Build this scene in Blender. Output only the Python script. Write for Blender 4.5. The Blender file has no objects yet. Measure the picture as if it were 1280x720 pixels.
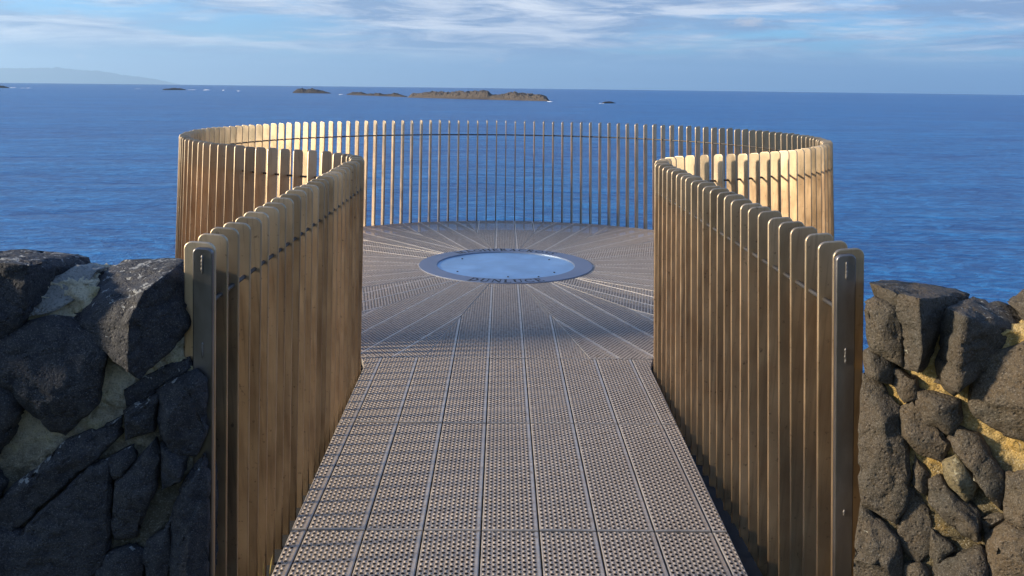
import bpy, bmesh, math, random
from mathutils import Vector, Matrix, noise
import numpy as np

random.seed(7)
D2R = math.radians
scene = bpy.context.scene
COL = scene.collection

# ------------------------------------------------------------------ camera
CAM_H = 1.6
F_PX, PITCH, ROLL, YAW, CX = 1102.28, D2R(12.953), D2R(0.682), D2R(0.733), -0.042
fw = Vector((math.sin(YAW) * math.cos(PITCH), math.cos(YAW) * math.cos(PITCH), -math.sin(PITCH)))
rt = Vector((math.cos(YAW), -math.sin(YAW), 0))
up = rt.cross(fw)
R_ = math.cos(ROLL) * rt + math.sin(ROLL) * up
U_ = -math.sin(ROLL) * rt + math.cos(ROLL) * up
CAM = Vector((CX, 0, CAM_H))
cd = bpy.data.cameras.new('camera')
cam = bpy.data.objects.new('camera', cd)
COL.objects.link(cam)
cam.matrix_world = Matrix(((R_.x, U_.x, -fw.x, CAM.x), (R_.y, U_.y, -fw.y, CAM.y),
                           (R_.z, U_.z, -fw.z, CAM.z), (0, 0, 0, 1)))
cd.sensor_width = 36
cd.lens = 36 * F_PX / 1280
cd.clip_start = 0.05
cd.clip_end = 200000
scene.camera = cam


def ray(px, py):
    return (fw + R_ * ((px - 640) / F_PX) - U_ * ((py - 360) / F_PX)).normalized()


# ------------------------------------------------------------------ node helpers
def new_mat(name):
    m = bpy.data.materials.new(name)
    m.use_nodes = True
    nt = m.node_tree
    nt.nodes.clear()
    out = nt.nodes.new('ShaderNodeOutputMaterial')
    return m, nt, out


class G:
    """small node-graph builder"""
    def __init__(s, nt):
        s.nt = nt

    def n(s, typ, **kw):
        nd = s.nt.nodes.new(typ)
        for k, v in kw.items():
            setattr(nd, k, v)
        return nd

    def l(s, a, b):
        s.nt.links.new(a, b)

    def setin(s, sock, v):
        if hasattr(v, 'is_output') or isinstance(v, bpy.types.NodeSocket):
            s.l(v, sock)
        else:
            sock.default_value = v

    def m(s, op, a, b=None, c=None, clamp=False):
        nd = s.n('ShaderNodeMath', operation=op)
        nd.use_clamp = clamp
        s.setin(nd.inputs[0], a)
        if b is not None:
            s.setin(nd.inputs[1], b)
        if c is not None:
            s.setin(nd.inputs[2], c)
        return nd.outputs[0]

    def noise(s, vec, scale, detail=4, rough=0.55, dist=0.0, dims='3D'):
        nd = s.n('ShaderNodeTexNoise', noise_dimensions=dims)
        if vec is not None:
            s.l(vec, nd.inputs['Vector'])
        nd.inputs['Scale'].default_value = scale
        nd.inputs['Detail'].default_value = detail
        nd.inputs['Roughness'].default_value = rough
        nd.inputs['Distortion'].default_value = dist
        return nd.outputs['Fac']

    def ramp(s, fac, stops, interp='LINEAR'):
        nd = s.n('ShaderNodeValToRGB')
        cr = nd.color_ramp
        cr.interpolation = interp
        while len(cr.elements) < len(stops):
            cr.elements.new(0.5)
        for e, (p, c) in zip(cr.elements, stops):
            e.position = p
            e.color = c if len(c) == 4 else (*c, 1)
        s.l(fac, nd.inputs[0])
        return nd.outputs[0]

    def rng(s, v, a, b, c=0.0, d=1.0, smooth=False):
        nd = s.n('ShaderNodeMapRange')
        nd.interpolation_type = 'SMOOTHSTEP' if smooth else 'LINEAR'
        s.setin(nd.inputs[0], v)
        for i, x in enumerate((a, b, c, d)):
            nd.inputs[1 + i].default_value = x
        return nd.outputs[0]

    def mix(s, fac, a, b, mode='MIX'):
        nd = s.n('ShaderNodeMix', data_type='RGBA', blend_type=mode)
        s.setin(nd.inputs[0], fac)
        for i, x in ((6, a), (7, b)):
            if isinstance(x, tuple):
                x = x if len(x) == 4 else (*x, 1)
            s.setin(nd.inputs[i], x)
        return nd.outputs[2]

    def mapping(s, vec, scale=(1, 1, 1), loc=(0, 0, 0), rot=(0, 0, 0)):
        nd = s.n('ShaderNodeMapping')
        s.l(vec, nd.inputs[0])
        nd.inputs['Scale'].default_value = scale
        nd.inputs['Location'].default_value = loc
        nd.inputs['Rotation'].default_value = rot
        return nd.outputs[0]

    def coord(s, which='Object'):
        return s.n('ShaderNodeTexCoord').outputs[which]

    def bump(s, h, strength=1.0, dist=1.0, normal=None):
        nd = s.n('ShaderNodeBump')
        nd.inputs['Strength'].default_value = strength
        nd.inputs['Distance'].default_value = dist
        s.l(h, nd.inputs['Height'])
        if normal is not None:
            s.l(normal, nd.inputs['Normal'])
        return nd.outputs[0]

    def bsdf(s, color, rough, metal=0.0, normal=None, spec=0.5):
        nd = s.n('ShaderNodeBsdfPrincipled')
        c = color
        if isinstance(c, tuple):
            c = c if len(c) == 4 else (*c, 1)
        s.setin(nd.inputs['Base Color'], c)
        s.setin(nd.inputs['Roughness'], rough)
        s.setin(nd.inputs['Metallic'], metal)
        nd.inputs['Specular IOR Level'].default_value = spec
        if normal is not None:
            s.l(normal, nd.inputs['Normal'])
        return nd


def geo_pos(g):
    return g.n('ShaderNodeNewGeometry').outputs['Position']


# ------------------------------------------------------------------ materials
def mat_fin():
    m, nt, out = new_mat('bronze_plate')
    g = G(nt)
    P = geo_pos(g)
    oc = g.coord('Object')
    rnd = g.n('ShaderNodeObjectInfo').outputs['Random']
    off = g.n('ShaderNodeVectorMath', operation='ADD')
    g.l(oc, off.inputs[0])
    cmb = g.n('ShaderNodeCombineXYZ')
    g.l(g.m('MULTIPLY', rnd, 37.0), cmb.inputs[0])
    g.l(g.m('MULTIPLY', rnd, 91.0), cmb.inputs[1])
    g.l(P, off.inputs[0])
    g.l(cmb.outputs[0], off.inputs[1])
    v = off.outputs[0]
    streak = g.noise(g.mapping(v, (26, 26, 2.2)), 1.0, 6, 0.6, 0.4)
    blot = g.noise(g.mapping(v, (7, 7, 5)), 1.0, 5, 0.6)
    fine = g.noise(v, 160, 3, 0.6)
    sx = g.n('ShaderNodeSeparateXYZ')
    g.l(P, sx.inputs[0])
    z = sx.outputs[2]
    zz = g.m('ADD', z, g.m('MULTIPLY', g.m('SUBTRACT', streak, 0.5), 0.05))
    upper = g.rng(zz, 0.96, 1.06, 0, 1, True)         # heads above the tie rod, blended to their own colours
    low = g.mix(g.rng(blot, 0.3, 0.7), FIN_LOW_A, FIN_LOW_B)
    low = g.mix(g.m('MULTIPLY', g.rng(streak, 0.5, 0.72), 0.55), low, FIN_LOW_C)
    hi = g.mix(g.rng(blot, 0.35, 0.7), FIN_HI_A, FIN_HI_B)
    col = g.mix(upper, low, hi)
    # thin run-off streaks and spots of tarnish
    run = g.noise(g.mapping(v, (95, 95, 3.5)), 1.0, 5, 0.65, 0.2)
    col = g.mix(g.rng(run, 0.55, 0.72, 0, 0.40), col, (0.13, 0.085, 0.055))
    col = g.mix(g.rng(run, 0.42, 0.28, 0, 0.22), col, (0.66, 0.52, 0.36))
    spot = g.noise(v, 48, 4, 0.6)
    col = g.mix(g.rng(spot, 0.64, 0.72, 0, 0.6), col, (0.10, 0.07, 0.05))
    var = g.m('ADD', 0.74, g.m('MULTIPLY', rnd, 0.52))
    cv = g.n('ShaderNodeCombineColor')
    for i in range(3):
        g.l(var, cv.inputs[i])
    col = g.mix(1.0, col, cv.outputs[0], 'MULTIPLY')
    rough = g.m('ADD', g.rng(blot, 0.3, 0.75, 0.32, 0.50), g.m('MULTIPLY', fine, 0.06))
    nrm = g.bump(g.m('ADD', g.m('MULTIPLY', fine, 0.4), streak), 0.25, 0.002)
    b = g.bsdf(col, rough, 0.86, nrm)
    g.l(b.outputs[0], out.inputs[0])
    return m


def mat_steel(name, col, rough, metal=1.0, var=0.25, nscale=9.0, bd=0.0012):
    m, nt, out = new_mat(name)
    g = G(nt)
    P = geo_pos(g)
    a = g.noise(g.mapping(P, (nscale, nscale, nscale * 0.3)), 1.0, 6, 0.6)
    f = g.noise(P, 120, 3, 0.6)
    k = g.rng(a, 0.25, 0.75, 1 - var, 1 + var)
    cv = g.n('ShaderNodeCombineColor')
    for i in range(3):
        g.l(k, cv.inputs[i])
    c = g.mix(1.0, (*col, 1), cv.outputs[0], 'MULTIPLY')
    r = g.m('ADD', g.rng(a, 0.3, 0.7, rough - 0.06, rough + 0.08), g.m('MULTIPLY', f, 0.05))
    nrm = g.bump(g.m('ADD', f, g.m('MULTIPLY', a, 2.0)), 0.2, bd)
    b = g.bsdf(c, r, metal, nrm)
    g.l(b.outputs[0], out.inputs[0])
    return m


PLANK_W = 0.2135


def mat_grating():
    m, nt, out = new_mat('perforated_steel')
    g = G(nt)
    uv = g.n('ShaderNodeUVMap', uv_map='UVMap').outputs[0]
    s = g.n('ShaderNodeSeparateXYZ')
    g.l(uv, s.inputs[0])
    u, v = s.outputs[0], s.outputs[1]
    A, B = 0.0174, 0.0300
    uw = g.m('SUBTRACT', g.m('MULTIPLY', g.m('FRACT', g.m('DIVIDE', u, PLANK_W)), PLANK_W), 0.0065)
    x = g.m('DIVIDE', uw, A)
    colm = g.m('FLOOR', x)
    fx = g.m('MULTIPLY', g.m('SUBTRACT', g.m('FRACT', x), 0.5), A)
    y = g.m('ADD', g.m('DIVIDE', v, B), g.m('MULTIPLY', g.m('MODULO', g.m('ADD', colm, 40), 2.0), 0.5))
    fy0 = g.m('SUBTRACT', g.m('FRACT', y), 0.5)
    fy = g.m('MULTIPLY', fy0, B)
    fyb = g.m('MULTIPLY', g.m('SUBTRACT', 0.5, g.m('ABSOLUTE', fy0)), B)
    d1 = g.m('SQRT', g.m('ADD', g.m('MULTIPLY', fx, fx), g.m('MULTIPLY', fy, fy)))
    d2 = g.m('SQRT', g.m('ADD', g.m('MULTIPLY', fx, fx), g.m('MULTIPLY', fyb, fyb)))
    inside = g.m('MULTIPLY', g.m('GREATER_THAN', uw, 0.0), g.m('LESS_THAN', uw, A * 11.0))
    hole = g.m('MULTIPLY', g.m('LESS_THAN', d1, 0.0062), inside)
    bumpm = g.m('MULTIPLY', g.rng(d2, 0.0075, 0.0015, 0, 1, True), inside)
    rim = g.m('MULTIPLY', g.rng(g.m('ABSOLUTE', g.m('SUBTRACT', d1, 0.0070)), 0.0018, 0.0, 0, 1), inside)
    P = geo_pos(g)
    big = g.noise(P, 2.2, 5, 0.6)
    mid = g.noise(P, 28, 4, 0.65)
    fine = g.noise(P, 240, 2, 0.6)
    c = g.mix(g.rng(big, 0.3, 0.7), DECK_A, DECK_B)
    c = g.mix(g.m('MULTIPLY', g.rng(mid, 0.50, 0.70), g.rng(big, 0.4, 0.65, 0.25, 0.85)), c, DECK_DIRT)
    c = g.mix(g.rng(g.noise(P, 34, 2, 0.4), 0.775, 0.80, 0, 0.8), c, (0.72, 0.70, 0.66))
    c = g.mix(g.m('MULTIPLY', inside, g.m('SUBTRACT', 1.0, bumpm)), c, g.mix(0.55, c, DECK_LOW))
    h = g.m('ADD', g.m('MULTIPLY', bumpm, 0.0042), g.m('MULTIPLY', rim, 0.0010))
    h = g.m('ADD', h, g.m('MULTIPLY', fine, 0.00025))
    nrm = g.bump(h, 1.0, 1.0)
    rough = g.m('ADD', g.rng(mid, 0.3, 0.7, 0.46, 0.60), g.m('MULTIPLY', inside, 0.06))
    b = g.bsdf(c, rough, g.m('SUBTRACT', 0.7, g.m('MULTIPLY', inside, 0.48)), nrm)
    tr = g.n('ShaderNodeBsdfTransparent')
    mx = g.n('ShaderNodeMixShader')
    g.l(hole, mx.inputs[0])
    g.l(b.outputs[0], mx.inputs[1])
    g.l(tr.outputs[0], mx.inputs[2])
    g.l(mx.outputs[0], out.inputs[0])
    return m


def mat_stone(name, ca, cb, cc, lich=(0.42, 0.41, 0.38), lf=0.5):
    m, nt, out = new_mat(name)
    g = G(nt)
    P = geo_pos(g)
    rnd = g.n('ShaderNodeObjectInfo').outputs['Random']
    big = g.noise(P, 7, 6, 0.65)
    mid = g.noise(P, 32, 6, 0.7)
    fine = g.noise(P, 150, 4, 0.7)
    pit = g.n('ShaderNodeTexVoronoi', feature='F1')
    g.l(P, pit.inputs['Vector'])
    pit.inputs['Scale'].default_value = 70
    pits = g.rng(pit.outputs['Distance'], 0.0, 0.35, 0, 1)
    c = g.mix(g.rng(big, 0.35, 0.68), ca, cb)
    c = g.mix(g.m('MULTIPLY', rnd, 0.55), c, cc)
    c = g.mix(g.rng(mid, 0.35, 0.75, 0.0, 0.6), c, g.mix(0.5, c, (0.2, 0.18, 0.15)))
    spk = g.noise(P, 320, 2, 0.5)
    c = g.mix(g.rng(spk, 0.55, 0.72, 0, 0.7), c, g.mix(0.5, c, (0.34, 0.31, 0.27)))
    c = g.mix(g.rng(fine, 0.5, 0.3, 0, 0.75), c, (0.006, 0.006, 0.007))
    # lichen spots, thicker where the stone faces up
    nz = g.n('ShaderNodeSeparateXYZ')
    g.l(g.n('ShaderNodeNewGeometry').outputs['Normal'], nz.inputs[0])
    lspot = g.noise(P, 42, 5, 0.62, 0.3)
    lpatch = g.noise(P, 5.5, 3, 0.5)
    thr = g.m('SUBTRACT', 0.755, g.m('ADD', g.m('MULTIPLY', g.rng(nz.outputs[2], 0.3, 0.95), 0.10 * lf * 2),
                                    g.m('MULTIPLY', g.rng(lpatch, 0.45, 0.75), 0.16)))
    lm = g.m('GREATER_THAN', lspot, thr)
    lm = g.m('MULTIPLY', lm, 0.75)
    c = g.mix(lm, c, g.mix(fine, lich, (0.25, 0.25, 0.22)))
    h = g.m('ADD', g.m('MULTIPLY', mid, 1.0), g.m('MULTIPLY', fine, 0.45))
    h = g.m('ADD', h, g.m('MULTIPLY', pits, 0.45))
    nrm = g.bump(h, 0.75, 0.016)
    b = g.bsdf(c, g.rng(mid, 0.3, 0.7, 0.62, 0.85), 0.0, nrm, 0.35)
    g.l(b.outputs[0], out.inputs[0])
    return m


def mat_mortar(name, ca, cb, cm, moss=0.5):
    m, nt, out = new_mat(name)
    g = G(nt)
    P = geo_pos(g)
    big = g.noise(P, 9, 6, 0.65)
    mid = g.noise(P, 45, 5, 0.7)
    fine = g.noise(P, 210, 3, 0.7)
    c = g.mix(g.rng(mid, 0.3, 0.7), ca, cb)
    c = g.mix(g.m('MULTIPLY', g.rng(big, 0.48, 0.66, 0, 1, True), moss), c, cm)
    # darkness of the gaps low down the wall, painted into the mortar
    sx = g.n('ShaderNodeSeparateXYZ')
    g.l(P, sx.inputs[0])
    gap_dark = g.rng(g.m('ADD', sx.outputs[2], g.m('MULTIPLY', g.m('SUBTRACT', big, 0.5), 0.7)), 0.78, 0.55, 0, 0.85)
    c = g.mix(gap_dark, c, (0.055, 0.052, 0.035))
    c = g.mix(g.rng(fine, 0.5, 0.72, 0, 0.6), c, (0.10, 0.085, 0.06))
    c = g.mix(g.rng(fine, 0.45, 0.28, 0, 0.5), c, (0.72, 0.66, 0.55))
    h = g.m('ADD', g.m('MULTIPLY', mid, 1.0), g.m('MULTIPLY', fine, 0.6))
    nrm = g.bump(h, 1.0, 0.022)
    b = g.bsdf(c, 0.9, 0.0, nrm, 0.2)
    g.l(b.outputs[0], out.inputs[0])
    return m


def mat_sea():
    m, nt, out = new_mat('sea_water')
    g = G(nt)
    P = geo_pos(g)
    w1 = g.noise(g.mapping(P, (0.20, 0.36, 0.1), rot=(0, 0, 0.12)), 1.0, 5, 0.62, 0.5)
    w2 = g.noise(g.mapping(P, (0.020, 0.045, 0.02), rot=(0, 0, -0.15)), 1.0, 3, 0.5, 0.3)
    w3 = g.noise(g.mapping(P, (0.8, 1.3, 0.5), rot=(0, 0, -0.2)), 1.0, 4, 0.6, 0.3)
    patch = g.noise(g.mapping(P, (0.0022, 0.0085, 0.002), rot=(0, 0, 0.06)), 1.0, 5, 0.6, 0.6)
    patch2 = g.noise(g.mapping(P, (0.00022, 0.0016, 0.0002), rot=(0, 0, 0.02)), 1.0, 4, 0.55, 0.4)
    amp = g.m('ADD', g.rng(patch, 0.3, 0.7, 0.55, 1.25), g.rng(patch2, 0.3, 0.7, -0.15, 0.25))
    h = g.m('ADD', g.m('MULTIPLY', w1, SEA_W1), g.m('MULTIPLY', w2, SEA_W2))
    h = g.m('ADD', h, g.m('MULTIPLY', w3, SEA_W3))
    h = g.m('MULTIPLY', h, amp)
    nrm = g.bump(h, 1.0, 1.0)
    c = g.mix(g.m('ADD', g.m('MULTIPLY', g.rng(patch, 0.36, 0.66), 0.30), g.m('ADD', g.m('MULTIPLY', g.rng(w1, 0.46, 0.60), 0.50), g.m('MULTIPLY', g.rng(w2, 0.40, 0.66), 0.25))), SEA_A, SEA_B)  # bright ripples and dark troughs painted into the water colour, over wind patches
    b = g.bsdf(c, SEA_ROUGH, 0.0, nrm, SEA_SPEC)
    b.inputs['IOR'].default_value = 1.33
    g.l(b.outputs[0], out.inputs[0])
    return m


def mat_land(name, ca, cb, scale, cc=None):
    m, nt, out = new_mat(name)
    g = G(nt)
    P = geo_pos(g)
    a = g.noise(P, scale, 7, 0.65)
    b_ = g.noise(P, scale * 7, 5, 0.65)
    c = g.mix(g.rng(a, 0.35, 0.65), ca, cb)
    if cc:
        nz = g.n('ShaderNodeSeparateXYZ')
        g.l(g.n('ShaderNodeNewGeometry').outputs['Normal'], nz.inputs[0])
        c = g.mix(g.rng(g.m('ADD', nz.outputs[2], g.m('MULTIPLY', g.m('SUBTRACT', b_, 0.5), 0.5)), 0.55, 0.85), c, cc)
    nrm = g.bump(b_, 0.7, 0.3 / scale)
    b = g.bsdf(c, 0.9, 0.0, nrm, 0.2)
    g.l(b.outputs[0], out.inputs[0])
    return m


def mat_plain(name, col, rough=0.8, metal=0.0):
    m, nt, out = new_mat(name)
    g = G(nt)
    P = geo_pos(g)
    k = g.noise(P, 30, 5, 0.6)
    c = g.mix(g.rng(k, 0.3, 0.7), tuple(x * 0.75 for x in col), tuple(min(1, x * 1.25) for x in col))
    b = g.bsdf(c, rough, metal)
    g.l(b.outputs[0], out.inputs[0])
    return m


# ---- look parameters
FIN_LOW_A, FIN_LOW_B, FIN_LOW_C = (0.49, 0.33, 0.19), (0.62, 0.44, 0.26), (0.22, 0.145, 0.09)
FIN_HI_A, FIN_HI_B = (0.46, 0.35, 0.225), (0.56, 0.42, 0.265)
DECK_A, DECK_B, DECK_DIRT, DECK_LOW = (0.56, 0.46, 0.355), (0.72, 0.60, 0.47), (0.24, 0.165, 0.10), (0.14, 0.10, 0.075)
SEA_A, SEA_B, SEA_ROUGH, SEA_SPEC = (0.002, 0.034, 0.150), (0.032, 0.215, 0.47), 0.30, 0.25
SEA_W1, SEA_W2, SEA_W3 = 2.0, 6.0, 0.35
SUN_AZ = (-0.994, -0.11)     # towards the sun, in plan
SUN_EL = D2R(19)
SUN_E, SKY_E, EXPO = 4.6, 0.10, 0.85
HAZE_D = 1.6e-5

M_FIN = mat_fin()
M_ROD = mat_steel('dark_steel', (0.10, 0.09, 0.08), 0.5, 0.8)
M_POST = mat_steel('end_plate_steel', (0.20, 0.18, 0.165), 0.32, 0.9, 0.35, 14)
M_WELD = mat_steel('weld_metal', (0.22, 0.20, 0.18), 0.5, 0.9, 0.6, 60)
M_DECK = mat_grating()
M_EDGE = mat_steel('plank_edge_steel', (0.44, 0.39, 0.33), 0.5, 0.55, 0.3, 20)
M_DARK_SHEET = mat_plain('dark_sheet', (0.02, 0.019, 0.018), 0.9)
M_RING = mat_steel('ring_steel', (0.25, 0.27, 0.32), 0.46, 0.85, 0.12, 5)
M_DISC = mat_steel('disc_steel', (0.36, 0.52, 0.66), 0.42, 0.9, 0.22, 3.5, 0.0)  # blue of the reflected sky put into the steel's base colour
M_INK = mat_plain('letter_black', (0.012, 0.012, 0.014), 0.7)
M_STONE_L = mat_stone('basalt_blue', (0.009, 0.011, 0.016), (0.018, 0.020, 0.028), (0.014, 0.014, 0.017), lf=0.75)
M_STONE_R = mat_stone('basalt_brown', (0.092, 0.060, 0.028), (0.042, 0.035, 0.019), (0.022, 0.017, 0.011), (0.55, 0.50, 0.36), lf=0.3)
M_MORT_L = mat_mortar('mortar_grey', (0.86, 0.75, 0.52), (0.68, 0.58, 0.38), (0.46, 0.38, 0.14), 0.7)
M_MORT_R = mat_mortar('mortar_gold', (0.70, 0.50, 0.20), (0.50, 0.34, 0.12), (0.50, 0.28, 0.04), 0.6)
M_SLAB = mat_stone('pale_stone', (0.24, 0.24, 0.22), (0.32, 0.31, 0.27), (0.27, 0.26, 0.23), lf=0.3)


# ------------------------------------------------------------------ object helpers
def link(name, me, mat, parent=None):
    o = bpy.data.objects.new(name, me)
    if mat and not me.materials:
        me.materials.append(mat)
    COL.objects.link(o)
    if parent:
        o.parent = parent
    return o


def from_bm(name, bm, mat, parent=None, smooth=False):
    me = bpy.data.meshes.new(name)
    bm.normal_update()
    bm.to_mesh(me)
    bm.free()
    if smooth:
        for p in me.polygons:
            p.use_smooth = True
    return link(name, me, mat, parent)


def empty(name, loc=(0, 0, 0)):
    o = bpy.data.objects.new(name, None)
    o.location = loc
    o.empty_display_size = 0.2
    COL.objects.link(o)
    return o


def tag(o, label, cat, group=None):
    o['label'] = label
    o['category'] = cat
    if group:
        o['group'] = group


def struct(o):
    o['kind'] = 'structure'
    return o


# ------------------------------------------------------------------ platform plan
HALF = 0.803
DC = 7.892
RAD = 2.701
FIL = 0.75
fcx = HALF + FIL
fdy = math.sqrt((RAD + FIL) ** 2 - fcx ** 2)
Y0 = DC - fdy
FANG = math.atan2(fdy, fcx)
YSTART = 2.27


def path(s, side):
    """point on the rail's inner foot line and its inward normal; side -1 left, +1 right"""
    L1 = Y0 - YSTART
    if s < L1:
        x, y, nx, ny = -HALF, YSTART + s, 1.0, 0.0
    elif s < L1 + FIL * FANG:
        a = (s - L1) / FIL
        nx, ny = math.cos(a), math.sin(a)
        x, y = -fcx + FIL * nx, Y0 + FIL * ny
    else:
        a = FANG - (s - L1 - FIL * FANG) / RAD
        nx, ny = math.cos(a), math.sin(a)      # points to the centre
        x, y = -RAD * nx, DC - RAD * ny
    if side > 0:
        x, nx = -x, -nx
    return Vector((x, y, 0)), Vector((nx, ny, 0))


L1 = Y0 - YSTART
ARC = (FANG + math.pi / 2) * RAD
LTOT = L1 + FIL * FANG + ARC

# ------------------------------------------------------------------ railing
FIN_D, FIN_T, FIN_H = 0.082, 0.011, 1.195


FIN_H = 1.195


def blend(s, a, b, c):
    """a at the open end, b at the neck of the gangway, c round the circle"""
    t = min(1, s / L1)
    u = min(1, max(0, (s - L1) / (FIL * FANG)))
    u = u * u * (3 - 2 * u)
    return (a + (b - a) * t) * (1 - u) + c * u


def lean(s, side):
    """inward tilt of the fins, in radians"""
    return blend(s, 0.066 if side < 0 else 0.087, 0.040, 0.10)


def stand_off(s, side):
    """gap between the deck edge and the inner foot of the fins"""
    return blend(s, 0.062 if side < 0 else 0.130, 0.042, 0.05)


def plate_bm(prof, t, bev=0.0034):
    bm = bmesh.new()
    vs = [bm.verts.new((d, -t / 2, z)) for d, z in prof]
    f = bm.faces.new(vs)
    r = bmesh.ops.extrude_face_region(bm, geom=[f])
    bmesh.ops.translate(bm, verts=[v for v in r['geom'] if isinstance(v, bmesh.types.BMVert)], vec=(0, t, 0))
    bmesh.ops.recalc_face_normals(bm, faces=bm.faces)
    es = [e for e in bm.edges if abs(e.verts[0].co.y - e.verts[1].co.y) < 1e-6]
    bmesh.ops.bevel(bm, geom=es, offset=bev, segments=4, profile=0.5, affect='EDGES')
    for f in bm.faces:
        f.smooth = f.calc_area() < 0.02
    return bm


def fin_profile(d0, d1, zb, zt, r=0.022):
    """d measured inwards from the foot line; leaning profile with rounded head"""
    def sh(d, z):
        return (d, z)
    pts = [sh(d0, zb), sh(d1, zb)]
    for k in range(6):
        a = k / 5 * math.pi / 2
        pts.append(sh(d1 - r + r * math.cos(a), zt - r + r * math.sin(a)))
    for k in range(6):
        a = math.pi / 2 + k / 5 * math.pi / 2
        pts.append(sh(d0 + r + r * math.cos(a), zt - r + r * math.sin(a)))
    return pts


railing = empty('railing', (0, DC, 0))
railing.location = (0, 0, 0)
tag(railing, 'curving railing of upright bronze coloured metal fins around the viewing platform', 'railing')
bm = plate_bm(fin_profile(-FIN_D, 0.0, -0.55, FIN_H), FIN_T)
fin_me = bpy.data.meshes.new('railing_fin')
bm.normal_update()
bm.to_mesh(fin_me)
bm.free()
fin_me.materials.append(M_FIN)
NF = int(round(LTOT / 0.1125))
SP = LTOT / NF
fins = []
for side in (-1, 1):
    for k in range(NF + 1):
        if k == NF and side > 0:
            continue
        s = k * SP
        p, n = path(s, side)
        p = p - n * stand_off(s, side)
        jit = random.uniform(-0.003, 0.003)
        ang = math.atan2(n.y, n.x) + random.uniform(-0.015, 0.015)
        fins.append((p, ang, jit, (p - CAM).length, lean(s, side)))
order = sorted(range(len(fins)), key=lambda i: fins[i][3])
single = set(order[:100])
rest = bmesh.new()
for i, (p, ang, jit, dist, ln) in enumerate(fins):
    mtx = Matrix.Translation((p.x, p.y, jit)) @ Matrix.Rotation(ang, 4, 'Z') @ Matrix.Rotation(ln + random.uniform(-.003, .003), 4, 'Y')
    if i in single:
        o = bpy.data.objects.new('railing_fin', fin_me)
        COL.objects.link(o)
        o.parent = railing
        o.matrix_world = mtx
    else:
        tmp = fin_me.copy()
        tmp.transform(mtx)
        rest.from_mesh(tmp)
        bpy.data.meshes.remove(tmp)
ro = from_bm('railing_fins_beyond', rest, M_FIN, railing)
ro.name = 'far_railing_fin'
ro['kind'] = 'stuff'


def sweep(pts, rad, seg=8):
    bm = bmesh.new()
    rings = []
    for i, p in enumerate(pts):
        a = pts[max(i - 1, 0)]
        b = pts[min(i + 1, len(pts) - 1)]
        t = (b - a).normalized()
        s = t.cross(Vector((0, 0, 1))).normalized()
        u = s.cross(t)
        rings.append([bm.verts.new(p + s * math.cos(k / seg * 2 * math.pi) * rad + u * math.sin(k / seg * 2 * math.pi) * rad) for k in range(seg)])
    for r0, r1 in zip(rings, rings[1:]):
        for k in range(seg):
            bm.faces.new((r0[k], r0[(k + 1) % seg], r1[(k + 1) % seg], r1[k]))
    bm.faces.new(rings[0])
    bm.faces.new(rings[-1][::-1])
    bmesh.ops.recalc_face_normals(bm, faces=bm.faces)
    return bm


rod_z = 1.03
pts = []
n = 260
for side in (-1, 1):
    seq = []
    for i in range(n + 1):
        p, nn = path(i / n * LTOT, side)
        ln = lean(i / n * LTOT, side)
        q = p - nn * stand_off(i / n * LTOT, side) + nn * (rod_z * math.sin(ln) - 0.018 * math.cos(ln))
        seq.append(Vector((q.x, q.y, rod_z * math.cos(ln) + 0.018 * math.sin(ln))))
    pts += seq if side < 0 else seq[::-1][1:]
from_bm('tie_rod', sweep(pts, 0.0068), M_ROD, railing, True)

# end plates with their welds, one at each open end of the railing
for side in (-1, 1):
    prof = fin_profile(-0.052, 0.0, -0.30, FIN_H - 0.012, 0.016)
    bm = plate_bm(prof, 0.018, 0.004)
    o = from_bm('end_plate', bm, M_POST, railing)
    ang = 0.0 if side < 0 else math.pi
    o.matrix_world = Matrix.Translation((side * (HALF + stand_off(0, side) - 0.001), YSTART - FIN_T / 2 - 0.012, 0)) @ Matrix.Rotation(ang, 4, 'Z') @ Matrix.Rotation(lean(0, side), 4, 'Y')
    random.seed(30 + side)
    for (za, zb) in ((1.165, 1.115), (0.93, 0.885), (0.46, 0.44)):
        wb = bmesh.new()
        rings = []
        nn_ = max(6, int((za - zb) / 0.003))
        for i in range(nn_ + 1):
            z = za + (zb - za) * i / nn_
            r = 0.0034 * (0.75 + 0.3 * abs(math.sin(i * 0.9)) + random.uniform(-.1, .1)) * min(1, (i + .4) / 2, (nn_ - i + .4) / 2)
            cx_ = -0.026 + random.uniform(-0.0008, 0.0008)
            cy_ = -0.010 if side < 0 else 0.010
            rings.append([wb.verts.new((cx_ + r * math.cos(a * math.pi / 4), cy_ + 0.7 * r * math.sin(a * math.pi / 4), z)) for a in range(8)])
        for ra, rb in zip(rings, rings[1:]):
            for a in range(8):
                wb.faces.new((ra[a], ra[(a + 1) % 8], rb[(a + 1) % 8], rb[a]))
        wb.faces.new(rings[0])
        wb.faces.new(rings[-1])
        bmesh.ops.recalc_face_normals(wb, faces=wb.faces)
        from_bm('weld_bead', wb, M_WELD, o, True)

# ------------------------------------------------------------------ platform deck
platform = empty('viewing_platform')
tag(platform, 'round steel platform with radiating perforated planks reached by a straight gangway', 'viewing platform')


def clip(poly, a, b, c):
    """keep a*x+b*y <= c"""
    out = []
    for i in range(len(poly)):
        p, q = poly[i], poly[(i + 1) % len(poly)]
        dp, dq = a * p[0] + b * p[1] - c, a * q[0] + b * q[1] - c
        if dp <= 0:
            out.append(p)
        if (dp < 0 < dq) or (dq < 0 < dp):
            t = dp / (dp - dq)
            out.append((p[0] + (q[0] - p[0]) * t, p[1] + (q[1] - p[1]) * t))
    return out


def area(poly):
    return 0.5 * sum(poly[i][0] * poly[(i + 1) % len(poly)][1] - poly[(i + 1) % len(poly)][0] * poly[i][1] for i in range(len(poly)))


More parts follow.
